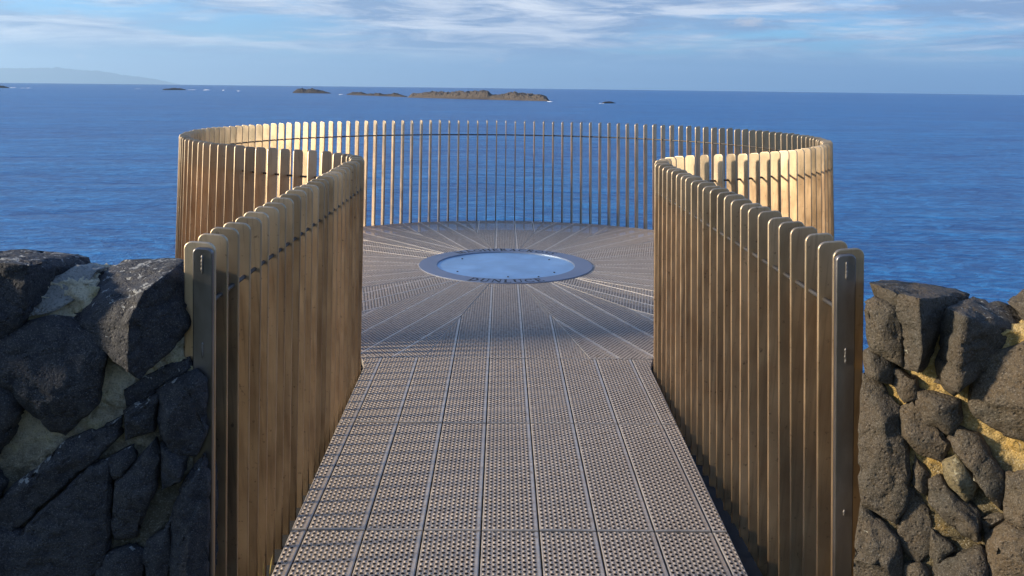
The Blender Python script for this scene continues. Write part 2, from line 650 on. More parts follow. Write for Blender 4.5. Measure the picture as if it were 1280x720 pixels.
def dedupe(poly):
    out = []
    for p in poly:
        if not out or math.hypot(p[0] - out[-1][0], p[1] - out[-1][1]) > 1.5e-3:
            out.append(p)
    while len(out) > 1 and math.hypot(out[0][0] - out[-1][0], out[0][1] - out[-1][1]) < 1.5e-3:
        out.pop()
    return out


def plank(name, poly, uvf, dz=0.0, th=0.035, bev=0.0035):
    """a plank: plate with rolled top edges; uvf maps (x, y) to plank coordinates in metres"""
    poly = dedupe(poly)
    if len(poly) < 3:
        return None
    if area(poly) < 0:
        poly = poly[::-1]
    if area(poly) < 0.0015:
        return None
    bm = bmesh.new()
    top = bm.faces.new([bm.verts.new((x, y, dz)) for x, y in poly])
    edges = list(top.edges)
    r = bmesh.ops.extrude_edge_only(bm, edges=edges)
    nv = [v for v in r['geom'] if isinstance(v, bmesh.types.BMVert)]
    bmesh.ops.translate(bm, verts=nv, vec=(0, 0, -th))
    te = [e for e in bm.edges if all(abs(v.co.z - dz) < 1e-6 for v in e.verts)]
    bmesh.ops.bevel(bm, geom=te, offset=bev, segments=2, profile=0.5, affect='EDGES', clamp_overlap=True)
    bmesh.ops.recalc_face_normals(bm, faces=bm.faces)
    up_n = sum(f.normal.z * f.calc_area() for f in bm.faces)
    if up_n < 0:
        bmesh.ops.reverse_faces(bm, faces=bm.faces)
    uvl = bm.loops.layers.uv.new('UVMap')
    for f in bm.faces:
        for l in f.loops:
            l[uvl].uv = uvf(l.vert.co.x, l.vert.co.y)
    bm.normal_update()
    for f in bm.faces:
        f.material_index = 0 if f.normal.z > 0.98 else 1
    o = from_bm(name, bm, M_DECK, platform)
    o.data.materials.append(M_EDGE)
    return o


GAP = 0.0028
W = PLANK_W
ys = [1.906, 2.9682, 4.03, 5.0784]
for r in range(3):
    ya, yb = ys[r] + 0.006, ys[r + 1] - 0.006
    for k in range(7):
        xa, xb = (k - 3.5) * W + GAP, (k - 2.5) * W - GAP
        dz = random.uniform(-0.0012, 0.0012)
        poly = [(xa, ya), (xb, ya), (xb, yb), (xa, yb)]
        plank('grating_panel', poly, lambda x, y, k=k, r=r: (x - (k - 3.5) * W + 10 * W, y + r * 0.011), dz)
    for side in (-1, 1):
        xi = 3.5 * W + GAP
        pts2 = [(xi, ya)]
        yy = np.linspace(ya, yb, 14)
        outer = []
        wid = lambda y: -0.003 + 0.034 * min(1, max(0, (y - 2.6) / 2.1))
        for y in yy:
            if y < Y0:
                x = HALF
            else:
                x = fcx - math.sqrt(FIL ** 2 - (y - Y0) ** 2)
            outer.append((x - 0.002 + wid(y), y))
        poly = [(xi, ya)] + outer + [(xi, yb)]
        poly = [(side * x, y) for x, y in poly]
        if side < 0:
            plank('edge_strip', poly, lambda x, y: (x + 3.5 * W + 10 * W, y), random.uniform(-0.001, 0.001))
        else:
            plank('edge_strip', poly, lambda x, y: (x - 3.5 * W + 10 * W, y), random.uniform(-0.001, 0.001))

# outline of the round deck in polar form about its centre (phi from the camera side)
pol = []
for i in range(2001):
    p, n_ = path(i / 2000 * LTOT, 1)
    p = p - n_ * (0.028 * (1 - min(1, max(0, (i / 2000 * LTOT - L1 - FIL * FANG * 0.5) / 0.8))) - 0.003)
    if p.y < 5.0784 + GAP:
        continue
    phi = math.atan2(p.x, DC - p.y)
    pol.append((phi, math.hypot(p.x, DC - p.y)))
pol.sort()
pphi = np.array([a for a, b in pol])
prr = np.array([b for a, b in pol])
PHI_C = pphi[0]


def rout(phi):
    a = abs((phi + math.pi) % (2 * math.pi) - math.pi)
    if a < PHI_C:
        return (DC - 5.0784 - GAP) / math.cos(a)
    return float(np.interp(a, pphi, prr))


NS = 18
for k in range(NS):
    ax = k * 2 * math.pi / NS
    hw = math.pi / NS
    phis = np.linspace(ax - hw, ax + hw, 33)
    poly = [(rout(a) * math.sin(a), DC - rout(a) * math.cos(a)) for a in phis]
    poly += [(0.785 * math.sin(a), DC - 0.785 * math.cos(a)) for a in phis[::-1]]
    # mitres drawn in a little
    for sgn in (-1, 1):
        a = ax + sgn * hw
        # line through centre with direction (sin a, -cos a); normal towards +phi
        nx, ny = math.cos(a) * sgn, math.sin(a) * sgn
        poly = clip(poly, nx, ny, nx * 0 + ny * DC - 0.0018)
    ca, sa = math.cos(ax), math.sin(ax)
    for j in range(-3, 4):
        q = clip(poly, ca, sa, sa * DC + (j + 0.5) * W - GAP * 0.8)
        q = clip(q, -ca, -sa, -(sa * DC + (j - 0.5) * W + GAP * 0.8)) if q else q
        if not q:
            continue
        dz = random.uniform(-0.0012, 0.0012)
        plank('deck_plank', q, lambda x, y, j=j: ((x * ca + (y - DC) * sa) - (j - 0.5) * W + 20 * W, x * sa - (y - DC) * ca + 5), dz)

# dark sheet added under the planks so holes and edge gap look black
bm = bmesh.new()
ring = []
for i in range(301):
    p, n_ = path(i / 300 * LTOT, -1)
    ring.append(p - n_ * (stand_off(i / 300 * LTOT, -1) + 0.06))
rr_ = [Vector((-p.x, p.y, 0)) for p in ring[::-1]][1:]
outline = ring + rr_
f = bm.faces.new([bm.verts.new((p.x, p.y, -0.13)) for p in outline])
r = bmesh.ops.extrude_face_region(bm, geom=[f])
bmesh.ops.translate(bm, verts=[v for v in r['geom'] if isinstance(v, bmesh.types.BMVert)], vec=(0, 0, -0.16))
bmesh.ops.recalc_face_normals(bm, faces=bm.faces)
from_bm('added_dark_sheet', bm, M_DARK_SHEET, platform)

# ------------------------------------------------------------------ floor medallion
med = empty('floor_medallion', (0, DC, 0))
tag(med, 'round steel disc in a lettered ring set into the platform floor', 'floor plaque')


def annulus(r0, r1, z0, z1, seg=160, bev=0.003):
    bm = bmesh.new()
    prof = [(r0, z0), (r0, z1 - bev), (r0 + bev, z1), (r1 - bev, z1), (r1, z1 - bev), (r1, z0)]
    rings = [[bm.verts.new((r * math.cos(2 * math.pi * k / seg), r * math.sin(2 * math.pi * k / seg), z)) for k in range(seg)] for r, z in prof]
    for a, b in zip(rings, rings[1:]):
        for k in range(seg):
            bm.faces.new((a[k], b[k], b[(k + 1) % seg], a[(k + 1) % seg]))
    bmesh.ops.recalc_face_normals(bm, faces=bm.faces)
    return bm


RR, RI = 0.7905, 0.626
ring_o = from_bm('letter_ring', annulus(RI, RR, -0.03, 0.008), M_RING, med)
bm = bmesh.new()
bmesh.ops.create_circle(bm, cap_ends=True, radius=RI + 0.004, segments=160, matrix=Matrix.Translation((0, 0, -0.004)))
disc_o = from_bm('disc', bm, M_DISC, med)
sb = None
for (a, rr) in ((35, 0.50), (145, 0.50), (215, 0.52), (325, 0.52), (272, 0.5), (300, 0.56)):
    sb = bmesh.new()
    bmesh.ops.create_cone(sb, cap_ends=True, radius1=0.009, radius2=0.008, depth=0.006, segments=12,
                          matrix=Matrix.Translation((rr * math.cos(D2R(a)), rr * math.sin(D2R(a)), -0.0015)))
    from_bm('bolt', sb, M_INK, disc_o)

# letters: strokes on a unit-height grid: ('l', x0,y0,x1,y1,w) line, ('a', cx,cy,rx,ry,a0,a1,w) arc
TK, TN = 0.19, 0.09
GL = {
    'D': (0.82, [('l', .17, 0, .17, 1, TK), ('a', .2, .5, .52, .45, -90, 90, TK), ('l', .0, .03, .3, .03, TN), ('l', 0, .97, .3, .97, TN)]),
    'U': (0.86, [('l', .17, .3, .17, 1, TK), ('a', .43, .32, .27, .28, 180, 360, .12), ('l', .7, .3, .7, 1, TN), ('l', .02, .97, .34, .97, TN), ('l', .56, .97, .84, .97, TN)]),
    'N': (0.90, [('l', .14, 0, .14, 1, TN), ('l', .12, 1, .76, .02, TK), ('l', .76, 0, .76, 1, TN), ('l', .0, .03, .28, .03, TN), ('l', .62, .97, .9, .97, TN)]),
    'L': (0.66, [('l', .17, 0, .17, 1, TK), ('l', .0, .04, .62, .04, TN), ('l', .6, .0, .6, .26, TN), ('l', .02, .97, .34, .97, TN)]),
    'C': (0.82, [('a', .45, .5, .36, .44, 45, 315, .14), ('l', .72, .66, .72, .96, TN), ('l', .72, .06, .72, .3, TN)]),
    'E': (0.68, [('l', .17, 0, .17, 1, TK), ('l', .0, .04, .6, .04, TN), ('l', .0, .96, .58, .96, TN), ('l', .17, .52, .46, .52, TN), ('l', .6, .0, .6, .24, TN), ('l', .57, .76, .57, 1, TN), ('l', .46, .4, .46, .64, TN)]),
    'M': (1.06, [('l', .14, 0, .18, 1, TN), ('l', .16, 1, .52, .04, TK), ('l', .52, .04, .86, 1, TN), ('l', .88, 0, .86, 1, TK), ('l', .0, .03, .28, .03, TN), ('l', .72, .03, 1.04, .03, TN)]),
    'A': (0.88, [('l', .12, 0, .44, 1, TN), ('l', .42, 1, .74, 0, TK), ('l', .22, .34, .62, .34, TN), ('l', .0, .03, .26, .03, TN), ('l', .58, .03, .88, .03, TN)]),
    'G': (0.88, [('a', .45, .5, .36, .44, 45, 330, .14), ('l', .74, .06, .74, .44, TK), ('l', .58, .44, .88, .44, TN), ('l', .72, .68, .72, .96, TN)]),
    'H': (0.92, [('l', .17, 0, .17, 1, TK), ('l', .74, 0, .74, 1, TK), ('l', .17, .52, .74, .52, TN), ('l', .0, .03, .34, .03, TN), ('l', .58, .03, .9, .03, TN), ('l', .0, .97, .34, .97, TN), ('l', .58, .97, .9, .97, TN)]),
    'R': (0.84, [('l', .17, 0, .17, 1, TK), ('a', .24, .74, .34, .22, -90, 90, .14), ('l', .32, .5, .74, .02, TK), ('l', .0, .03, .34, .03, TN), ('l', .0, .96, .3, .96, TN), ('l', .17, .52, .3, .52, TN), ('l', .64, .03, .86, .03, TN)]),
    'O': (0.88, [('a', .44, .5, .35, .44, 0, 360, .14)]),
    'S': (0.64, [('a', .31, .73, .22, .21, 20, 250, .14), ('a', .31, .27, .22, .22, -160, 70, .14), ('l', .36, .5, .26, .52, .2), ('l', .53, .76, .53, .98, TN), ('l', .08, .02, .08, .26, TN)]),
}


def strokes(ch):
    quads = []
    for st in GL[ch][1]:
        if st[0] == 'l':
            _, x0, y0, x1, y1, w = st
            d = Vector((x1 - x0, y1 - y0)).normalized() * w / 2
            nx, ny = -d.y, d.x
            quads.append([(x0 + nx, y0 + ny), (x0 - nx, y0 - ny), (x1 - nx, y1 - ny), (x1 + nx, y1 + ny)])
        else:
            _, cx, cy, rx, ry, a0, a1, w = st
            m_ = 14
            for i in range(m_):
                b0, b1 = D2R(a0 + (a1 - a0) * i / m_), D2R(a0 + (a1 - a0) * (i + 1) / m_)
                q = []
                for b, s_ in ((b0, 1), (b0, -1), (b1, -1), (b1, 1)):
                    q.append((cx + (rx + s_ * w / 2) * math.cos(b), cy + (ry + s_ * w * 0.35) * math.sin(b)))
                quads.append(q)
    return quads


def arc_text(word, near, height, pitch_scale, rad):
    widths = [GL[c][0] * pitch_scale for c in word]
    gap = 0.16 * pitch_scale
    total = sum(widths) + gap * (len(word) - 1)
    x = -total / 2
    for c, w in zip(word, widths):
        bm = bmesh.new()
        for qi, q in enumerate(strokes(c)):
            vs = []
            for px, py in q:
                t = (x + px * pitch_scale) / rad
                off = (py - 0.5) * height
                if near:           # reads from outside the near edge: foot towards the outside
                    r = rad - off
                    vs.append((r * math.sin(t), -r * math.cos(t)))
                else:
                    r = rad + off
                    vs.append((r * math.sin(t), r * math.cos(t)))
            z = 0.0086 + 0.00012 * (qi % 9)
            try:
                f = bm.faces.new([bm.verts.new((a, b, z)) for a, b in vs])
                if f.normal.z < 0:
                    f.normal_flip()
            except ValueError:
                pass
        bmesh.ops.recalc_face_normals(bm, faces=bm.faces)
        from_bm('letter', bm, M_INK, ring_o)
        x += w + gap


arc_text('DUNLUCE', True, 0.115, 0.096, 0.715)
arc_text('MAGHERACROSS', False, 0.115, 0.090, 0.715)


# ------------------------------------------------------------------ stone walls
class Wall:
    def __init__(s, p0, d):
        s.p0 = Vector(p0)
        s.d = Vector(d).normalized()
        s.n = Vector((s.d.y, -s.d.x, 0))
        if s.n.y > 0:
            s.n = -s.n                     # towards the camera side

    def at(s, px, py, dep=0.0):
        """pixel -> point on the wall's front face pushed back by dep metres"""
        r = ray(px, py)
        q = s.p0 - s.n * dep
        t = (q - CAM).dot(s.n) / r.dot(s.n)
        return CAM + r * t


def stone_mesh(pts, seed, edge=0.0125, rough=0.010, smooth=0):
    bm = bmesh.new()
    for p in pts:
        bm.verts.new(p)
    r = bmesh.ops.convex_hull(bm, input=bm.verts)
    junk = [v for v in bm.verts if not v.link_faces]
    bmesh.ops.delete(bm, geom=junk, context='VERTS')
    bmesh.ops.triangulate(bm, faces=bm.faces)
    for _ in range(6):
        es = [e for e in bm.edges if e.calc_length() > edge * 1.6]
        if not es or len(bm.verts) > 9000:
            break
        bmesh.ops.subdivide_edges(bm, edges=es, cuts=1, use_grid_fill=False)
        bmesh.ops.triangulate(bm, faces=[f for f in bm.faces if len(f.verts) > 3])
    for _ in range(smooth):
        bmesh.ops.smooth_vert(bm, verts=bm.verts, factor=0.5, use_axis_x=True, use_axis_y=True, use_axis_z=True)
    bm.normal_update()
    off = Vector((seed * 3.1, seed * 1.7, seed * 2.3))
    new = []
    for v in bm.verts:
        q = v.co
        a = noise.noise(q * 8 + off) * 1.0 + noise.noise(q * 20 + off) * 0.6
        # fractured look: flat chips bounded by sharp steps
        w_ = q + Vector((noise.noise(q * 12 + off), noise.noise(q * 12 - off), noise.noise(q * 13))) * 0.03
        cell = noise.cell_vector(w_ * 16 + off)
        a += (cell.x - 0.5) * 0.55
        c = noise.noise(q * 60 + off) * 0.28
        rg = 1 - abs(noise.noise(q * 11 + off * 2)) * 2
        new.append(q + v.normal * rough * (a + c - (0.9 if rg > 0.86 else 0.0)))
    for v, q in zip(bm.verts, new):
        v.co = q
    bmesh.ops.recalc_face_normals(bm, faces=bm.faces)
    return bm


def add_stone(wall, root, poly, mat, seed, back=0.22, bulge=0.035, dep=None, top=None, rough=0.0065, shrink=0.80, grow=2.5):
    """poly: outline (px, py) or (px, py, dep) in the photograph, dep metres behind the wall face"""
    pts = []
    n = len(poly)
    P3 = []
    gx = sum(q[0] for q in poly) / n
    gy = sum(q[1] for q in poly) / n
    poly = [(gx + (q[0] - gx) * 1.0 + grow * math.copysign(min(1, abs(q[0] - gx) / 12), q[0] - gx), gy + (q[1] - gy) + grow * math.copysign(min(1, abs(q[1] - gy) / 12), q[1] - gy), *q[2:]) for q in poly]
    for q in poly:
        d = q[2] if len(q) > 2 else (0.03 if dep is None else dep)
        P3.append(wall.at(q[0], q[1], d))
    c = sum(P3, Vector()) / n
    pts += P3
    if bulge:
        # a few high points on the face: the hull between them breaks into flat facets
        for _ in range(random.choice((3, 4, 4, 5))):
            p = random.choice(P3)
            q_ = random.choice(P3)
            m_ = c + ((p + q_) / 2 - c) * random.uniform(0.45, 0.95)
            pts.append(m_ + wall.n * bulge * random.uniform(0.6, 1.35))
        for p in P3:
            pts.append(c + (p - c) * 0.92 + wall.n * bulge * random.uniform(0.25, 0.5))
    if top:
        pts += [wall.at(*q) for q in top]
    for p in P3:
        pts.append(c + (p - c) * shrink - wall.n * back + Vector((0, 0, -0.02)))
    bm = stone_mesh(pts, seed, rough=rough)
    return from_bm('stone', bm, mat, root, True)


WL = Wall((-0.835, 2.20, 0), (-1, -0.14, 0))
WR = Wall((0.835, 2.20, 0), (1, -0.65, 0))

lw = empty('stone_wall', (-1.3, 2.2, -0.2))
lw.location = (0, 0, 0)
tag(lw, 'dark rubble stone wall with grey mortar, shaded, left of the gangway', 'stone wall')
rw = empty('stone_wall')
tag(rw, 'brown rubble stone wall with golden lichened mortar, right of the gangway', 'stone wall')

LEFT = [
    # the block at the frame edge with a pale lichened top
    dict(poly=[(-60, 330, .02), (0, 330, .0), (33, 334, .0), (30, 388, .01), (0, 400, .02), (-60, 410, .03)], bulge=0.0,
         top=[(49, 326, .06), (98, 334, .22), (117, 339, .30), (112, 321, .34), (98, 317, .36), (31, 311, .36), (-60, 312, .34), (60, 350, .12)], back=.30),
    # the big block beside the post
    dict(poly=[(163, 401, -.06), (182, 366, -.04), (205, 347, .02), (229, 327, .16), (237, 342, .14), (237, 364, .10), (235, 412, .06), (178, 474, -.03), (162, 466, -.05), (134, 424, .0), (133, 413, .0)],
         bulge=0.0, top=[(101, 405, .04), (92, 399, .07), (101, 362, .15), (123, 341, .22), (156, 325, .29), (218, 322, .27)], back=.22),
    dict(poly=[(-50, 424, .05), (0, 423, .02), (60, 398, .04), (100, 401, .06), (122, 417, .02), (131, 446, .0), (117, 506, .0), (80, 544, .02), (61, 537, .02), (49, 482, .0), (43, 458, .0), (0, 437, .0), (-50, 440, .02)], bulge=.03),
    dict(poly=[(-60, 470), (0, 466), (18, 487), (28, 512), (12, 545), (0, 566), (-60, 580)], bulge=.05),
    dict(poly=[(12, 612), (40, 590), (78, 554), (152, 521), (151, 546), (106, 577), (58, 624), (8, 674), (-20, 660), (-12, 630)], bulge=.03),
    dict(poly=[(155, 515), (197, 494), (193, 538), (157, 551)], bulge=.03),
    dict(poly=[(199, 490), (224, 472), (243, 463), (256, 476), (258, 533), (243, 569), (218, 565), (202, 541)], bulge=.04),
    dict(poly=[(157, 485, .05), (184, 471, .05), (234, 448, .05), (242, 459, .05), (196, 488, .05), (161, 510, .05)], bulge=.01, back=.15),
    dict(poly=[(113, 581), (134, 575), (137, 603), (137, 673), (128, 714), (78, 735), (8, 735), (8, 682), (24, 662), (70, 627)], bulge=.04),
    dict(poly=[(191, 549), (201, 572), (194, 607), (172, 669), (145, 673), (140, 650), (148, 603)], bulge=.04),
    dict(poly=[(253, 568), (262, 600), (260, 673), (258, 745), (212, 745), (216, 650), (230, 603)], bulge=.04),
    dict(poly=[(128, 698), (163, 682), (180, 690), (178, 745), (117, 745), (122, 715)], bulge=.03),
    dict(poly=[(137, 573), (163, 560), (167, 572), (145, 597)], bulge=.02),
    dict(poly=[(184, 682), (212, 650), (212, 704), (200, 745), (182, 740)], bulge=.03),
    dict(poly=[(203, 557), (232, 571), (228, 597), (203, 612)], bulge=.03),
    dict(poly=[(-70, 600), (-10, 585), (6, 605), (-15, 650), (-70, 670)], bulge=.04),
    dict(poly=[(-70, 690), (0, 690), (5, 745), (-70, 760)], bulge=.04),
]
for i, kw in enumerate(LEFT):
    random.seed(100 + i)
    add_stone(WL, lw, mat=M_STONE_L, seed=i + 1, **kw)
o = add_stone(WL, lw, [(93, 335, .16), (121, 339, .17), (90, 374, .08), (62, 390, .05), (32, 395, .04), (38, 380, .06), (62, 352, .11)],
              M_SLAB, 41, bulge=0.0, back=.2, rough=.006)
o['label'] = 'flat pale grey stone wedged between two dark blocks'

RIGHT = [
    dict(poly=[(1089, 356, .06), (1108, 364, .0), (1145, 377, -.07), (1150, 436, -.07), (1144, 465, -.04), (1128, 457, .0), (1118, 384, .0), (1096, 372, .05)], bulge=0.0,
         top=[(1089, 353, .12), (1100, 353, .25), (1195, 360, .22), (1212, 368, .18), (1184, 385, .11), (1182, 406, .10), (1169, 411, .08), (1155, 464, .03)], back=.25),
    dict(poly=[(1083, 380), (1092, 373), (1118, 385), (1126, 413), (1126, 457), (1092, 436), (1087, 419)], bulge=.03, dep=.0),
    dict(poly=[(1185, 389, .03), (1202, 400, -.06), (1197, 440, -.07), (1196, 486, -.05), (1192, 492, .0), (1171, 474, .03), (1178, 425, .03)], bulge=0.0,
         top=[(1216, 369, .18), (1258, 381, .2), (1300, 400, .2), (1290, 418, .10), (1257, 416, .08), (1230, 428, .07), (1213, 446, .05), (1206, 466, .03)], back=.22),
    dict(poly=[(1216, 458), (1236, 443), (1280, 428), (1335, 432), (1350, 500), (1330, 560), (1280, 541), (1257, 544), (1217, 515), (1214, 492)], bulge=.06),
    dict(poly=[(1260, 381, .12), (1281, 366, .14), (1330, 366, .14), (1345, 420, .08), (1300, 420, .06)], bulge=.02),
    dict(poly=[(1083, 441), (1092, 436), (1115, 452), (1114, 477), (1106, 476), (1086, 465)], bulge=.04),
    dict(poly=[(1117, 460), (1143, 474), (1145, 494), (1131, 498), (1118, 480)], bulge=.03),
    dict(poly=[(1080, 468), (1096, 474), (1124, 514), (1130, 548), (1133, 595), (1136, 621), (1118, 653), (1081, 627), (1075, 592), (1079, 525)], bulge=.035),
    dict(poly=[(1079, 630), (1098, 653), (1124, 674), (1128, 745), (1070, 745), (1072, 691)], bulge=.04),
    dict(poly=[(1146, 487), (1198, 503), (1203, 521), (1187, 541), (1157, 527), (1146, 509)], bulge=.04),
    dict(poly=[(1125, 513), (1143, 500), (1157, 530), (1187, 550), (1177, 577), (1148, 562), (1130, 542)], bulge=.03),
    dict(poly=[(1188, 551), (1200, 536), (1223, 548), (1258, 598), (1250, 638), (1223, 606), (1203, 574)], bulge=.03),
    dict(poly=[(1181, 580), (1197, 570), (1206, 580), (1222, 606), (1206, 624), (1185, 600)], bulge=.05),
    dict(poly=[(1162, 601), (1177, 596), (1203, 632), (1223, 641), (1223, 673), (1200, 668), (1162, 630)], bulge=.04),
    dict(poly=[(1145, 568), (1159, 592), (1156, 615), (1142, 600)], bulge=.02, dep=.05),
    dict(poly=[(1127, 650), (1142, 606), (1162, 641), (1162, 685), (1147, 703), (1124, 679)], bulge=.02, dep=.05),
    dict(poly=[(1165, 662), (1194, 685), (1172, 708), (1162, 691)], bulge=.02, dep=.04),
    dict(poly=[(1261, 594), (1310, 580), (1330, 640), (1293, 660), (1261, 647), (1257, 627)], bulge=.04),
    dict(poly=[(1235, 673), (1261, 650), (1300, 664), (1330, 680), (1330, 745), (1237, 745)], bulge=.05),
    dict(poly=[(1171, 709), (1222, 685), (1234, 698), (1234, 745), (1160, 745)], bulge=.05),
    dict(poly=[(1133, 708), (1148, 706), (1160, 720), (1152, 745), (1131, 745)], bulge=.03),
    dict(poly=[(1226, 645), (1252, 640), (1258, 648), (1234, 670)], bulge=.02, dep=.05),
]
M_STONE_Y = mat_stone('lichened_stone', (0.20, 0.15, 0.06), (0.13, 0.11, 0.06), (0.17, 0.13, 0.06), (0.45, 0.36, 0.16), 0.5)
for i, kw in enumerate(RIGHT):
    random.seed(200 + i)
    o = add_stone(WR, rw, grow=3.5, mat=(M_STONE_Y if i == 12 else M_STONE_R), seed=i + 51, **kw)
    if i == 12:
        o['label'] = 'small yellow lichened stone'


def run_on(wall, root, mat, x0, x1, ytop, seed):
    """the wall carries on outside the frame: courses of rough stones"""
    random.seed(seed)
    y = ytop
    row = 0
    while y < 900:
        h = random.uniform(70, 125)
        x = x0 - (row % 2) * 20
        while x < x1:
            w_ = random.uniform(60, 150)
            cx_, cy_ = x + w_ / 2, y + h / 2 + (random.uniform(-14, 14) if row else random.uniform(0, 22))
            poly = []
            rot = random.uniform(-0.35, 0.35)
            m_ = random.choice((5, 6, 7))
            for k in range(m_):
                a = 2 * math.pi * (k + random.uniform(-.28, .28)) / m_
                r_ = 0.56 * random.uniform(0.82, 1.12)
                ex, ey = w_ * r_ * math.cos(a), h * r_ * math.sin(a)
                poly.append((cx_ + ex * math.cos(rot) - ey * math.sin(rot), cy_ + ex * math.sin(rot) + ey * math.cos(rot)))
            seed += 1
            add_stone(wall, root, poly, mat, seed, bulge=.04)
            x += w_ * 0.90
        y += h * 0.88
        row += 1


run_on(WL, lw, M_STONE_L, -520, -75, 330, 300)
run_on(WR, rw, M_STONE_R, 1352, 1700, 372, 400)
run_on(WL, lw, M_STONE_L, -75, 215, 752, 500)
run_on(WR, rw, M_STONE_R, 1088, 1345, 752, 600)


def mortar(wall, root, mat, px_poly, seed, dep):
    """rough mortar body: front face tessellated from a traced outline, solid to the back of the wall"""
    bm = bmesh.new()
    P = [wall.at(x, y, dep + (d or 0)) for x, y, d in px_poly]
    f = bm.faces.new([bm.verts.new(p) for p in P])
    r = bmesh.ops.extrude_face_region(bm, geom=[f])
    vs = [v for v in r['geom'] if isinstance(v, bmesh.types.BMVert)]
    bmesh.ops.translate(bm, verts=vs, vec=-wall.n * 0.24)
    bmesh.ops.triangulate(bm, faces=bm.faces)
    for _ in range(7):
        es = [e for e in bm.edges if e.calc_length() > 0.010]
        if not es or len(bm.verts) > 70000:
            break
        bmesh.ops.subdivide_edges(bm, edges=es, cuts=1)
        bmesh.ops.triangulate(bm, faces=[f for f in bm.faces if len(f.verts) > 3])
    bmesh.ops.recalc_face_normals(bm, faces=bm.faces)
    bm.normal_update()
    off = Vector((seed, seed * 2, 0))
    for v in bm.verts:
        q = v.co.copy()
        v.co = q + v.normal * (0.016 * noise.noise(q * 10 + off) + 0.011 * noise.noise(q * 30 + off) + 0.010 * noise.noise(q * 70) + 0.006 * noise.noise(q * 140))
    return from_bm('mortar', bm, mat, root, True)


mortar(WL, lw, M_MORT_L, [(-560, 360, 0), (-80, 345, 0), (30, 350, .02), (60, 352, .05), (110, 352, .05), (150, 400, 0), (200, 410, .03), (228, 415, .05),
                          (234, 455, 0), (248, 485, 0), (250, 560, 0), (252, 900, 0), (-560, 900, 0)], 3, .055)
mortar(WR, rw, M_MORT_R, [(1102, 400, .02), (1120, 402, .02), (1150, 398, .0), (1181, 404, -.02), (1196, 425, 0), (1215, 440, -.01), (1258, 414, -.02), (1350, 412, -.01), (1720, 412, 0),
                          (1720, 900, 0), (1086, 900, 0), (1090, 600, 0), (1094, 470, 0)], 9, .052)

# ------------------------------------------------------------------ grass tuft by the railing foot
gt = bmesh.new()
random.seed(5)
base = Vector((-0.835, 2.66, -0.05))
for k in range(12):
    a = random.uniform(0, 2 * math.pi)
    l = random.uniform(0.03, 0.07)
    b0 = base + Vector((random.uniform(-.02, .02), random.uniform(-.08, .08), 0))
    tip = b0 + Vector((math.cos(a) * l * .45, math.sin(a) * l * .45, l))
    mid = (b0 + tip) / 2 + Vector((0, 0, l * .16))
    s = Vector((-math.sin(a), math.cos(a), 0)) * 0.0022
    v = [gt.verts.new(q) for q in (b0 - s, b0 + s, mid + s * .8, mid - s * .8, tip)]
    gt.faces.new((v[0], v[1], v[2], v[3]))
    gt.faces.new((v[3], v[2], v[4]))
o = from_bm('grass_tuft', gt, mat_plain('dry_grass', (0.30, 0.22, 0.05), 0.8))
tag(o, 'small tuft of yellow grass at the foot of the railing', 'grass tuft')

# ------------------------------------------------------------------ clifftop ground
SEA_Z = -45.0


def cliff_edge(x):
    return 2.75 + 0.5 * noise.noise(Vector((x * 0.15, 3.3, 0))) + max(0, abs(x) - 3) * -0.02


bm = bmesh.new()
xs = [-400, -250, -150, -90, -55, -35, -24] + [i * 1.0 for i in range(-18, 19)] + [24, 35, 55, 90, 150, 250, 400]
rows = [(-400, 9), (-200, 4), (-100, 2), (-50, .8), (-25, .2), (-12, -.05), (-6, -.07), (-3, -.08), (-1, -.08), (0.5, -.08), (1.5, -.09), (2.3, -.12)]
drop = [(0, -.25), (.5, -1.2), (1.3, -4), (2.0, -8), (3.2, -14), (4.2, -21), (6, -29), (9, -37), (14, -43), (22, -50)]
grid = []
for (y, z) in rows:
    grid.append([bm.verts.new((x, y, z + (0.03 if y > -4 else 0.6) * noise.noise(Vector((x * .3, y * .3, 1))) - (0.03 if y > -4 else 0))) for x in xs])
for (dy, z) in drop:
    grid.append([bm.verts.new((x, cliff_edge(x) + dy + (1.0 + dy * .1) * noise.noise(Vector((x * .22, z * .25, 5))) * min(1, dy), z + noise.noise(Vector((x * .3, dy, 9))) * min(1.5, dy))) for x in xs])
for a, b in zip(grid, grid[1:]):
    for i in range(len(xs) - 1):
        bm.faces.new((a[i], a[i + 1], b[i + 1], b[i]))
bmesh.ops.recalc_face_normals(bm, faces=bm.faces)
o = struct(from_bm('ground', bm, mat_land('clifftop', (0.055, 0.05, 0.04), (0.09, 0.08, 0.06), 1.2, (0.05, 0.06, 0.02)), None, True))

# ------------------------------------------------------------------ sea
bm = bmesh.new()
EARTH = 7.4e6          # with refraction
rads = [0, 20, 45, 80, 130, 200, 300, 450, 700, 1000, 1500, 2200, 3200, 4500, 6000, 8000, 10000, 12500, 15000, 17500, 20000, 22500, 25000, 27500, 30000, 34000, 40000]
SEG = 160
cen = bm.verts.new((0, 0, SEA_Z))
prev = None
for r in rads[1:]:
    rg = [bm.verts.new((r * math.cos(2 * math.pi * k / SEG), r * math.sin(2 * math.pi * k / SEG), SEA_Z - r * r / 2 / EARTH)) for k in range(SEG)]
    for k in range(SEG):
        if prev is None:
            bm.faces.new((cen, rg[k], rg[(k + 1) % SEG]))
        else:
            bm.faces.new((prev[k], rg[k], rg[(k + 1) % SEG], prev[(k + 1) % SEG]))
    prev = rg
struct(from_bm('sea', bm, mat_sea(), None, True))


def sea_point(px, py):
    r = ray(px, py)
    z = SEA_Z
    for _ in range(12):
        q = CAM + r * ((z - CAM.z) / r.z)
        z = SEA_Z - (q.x ** 2 + q.y ** 2) / 2 / EARTH
    return CAM + r * ((z - CAM.z) / r.z)


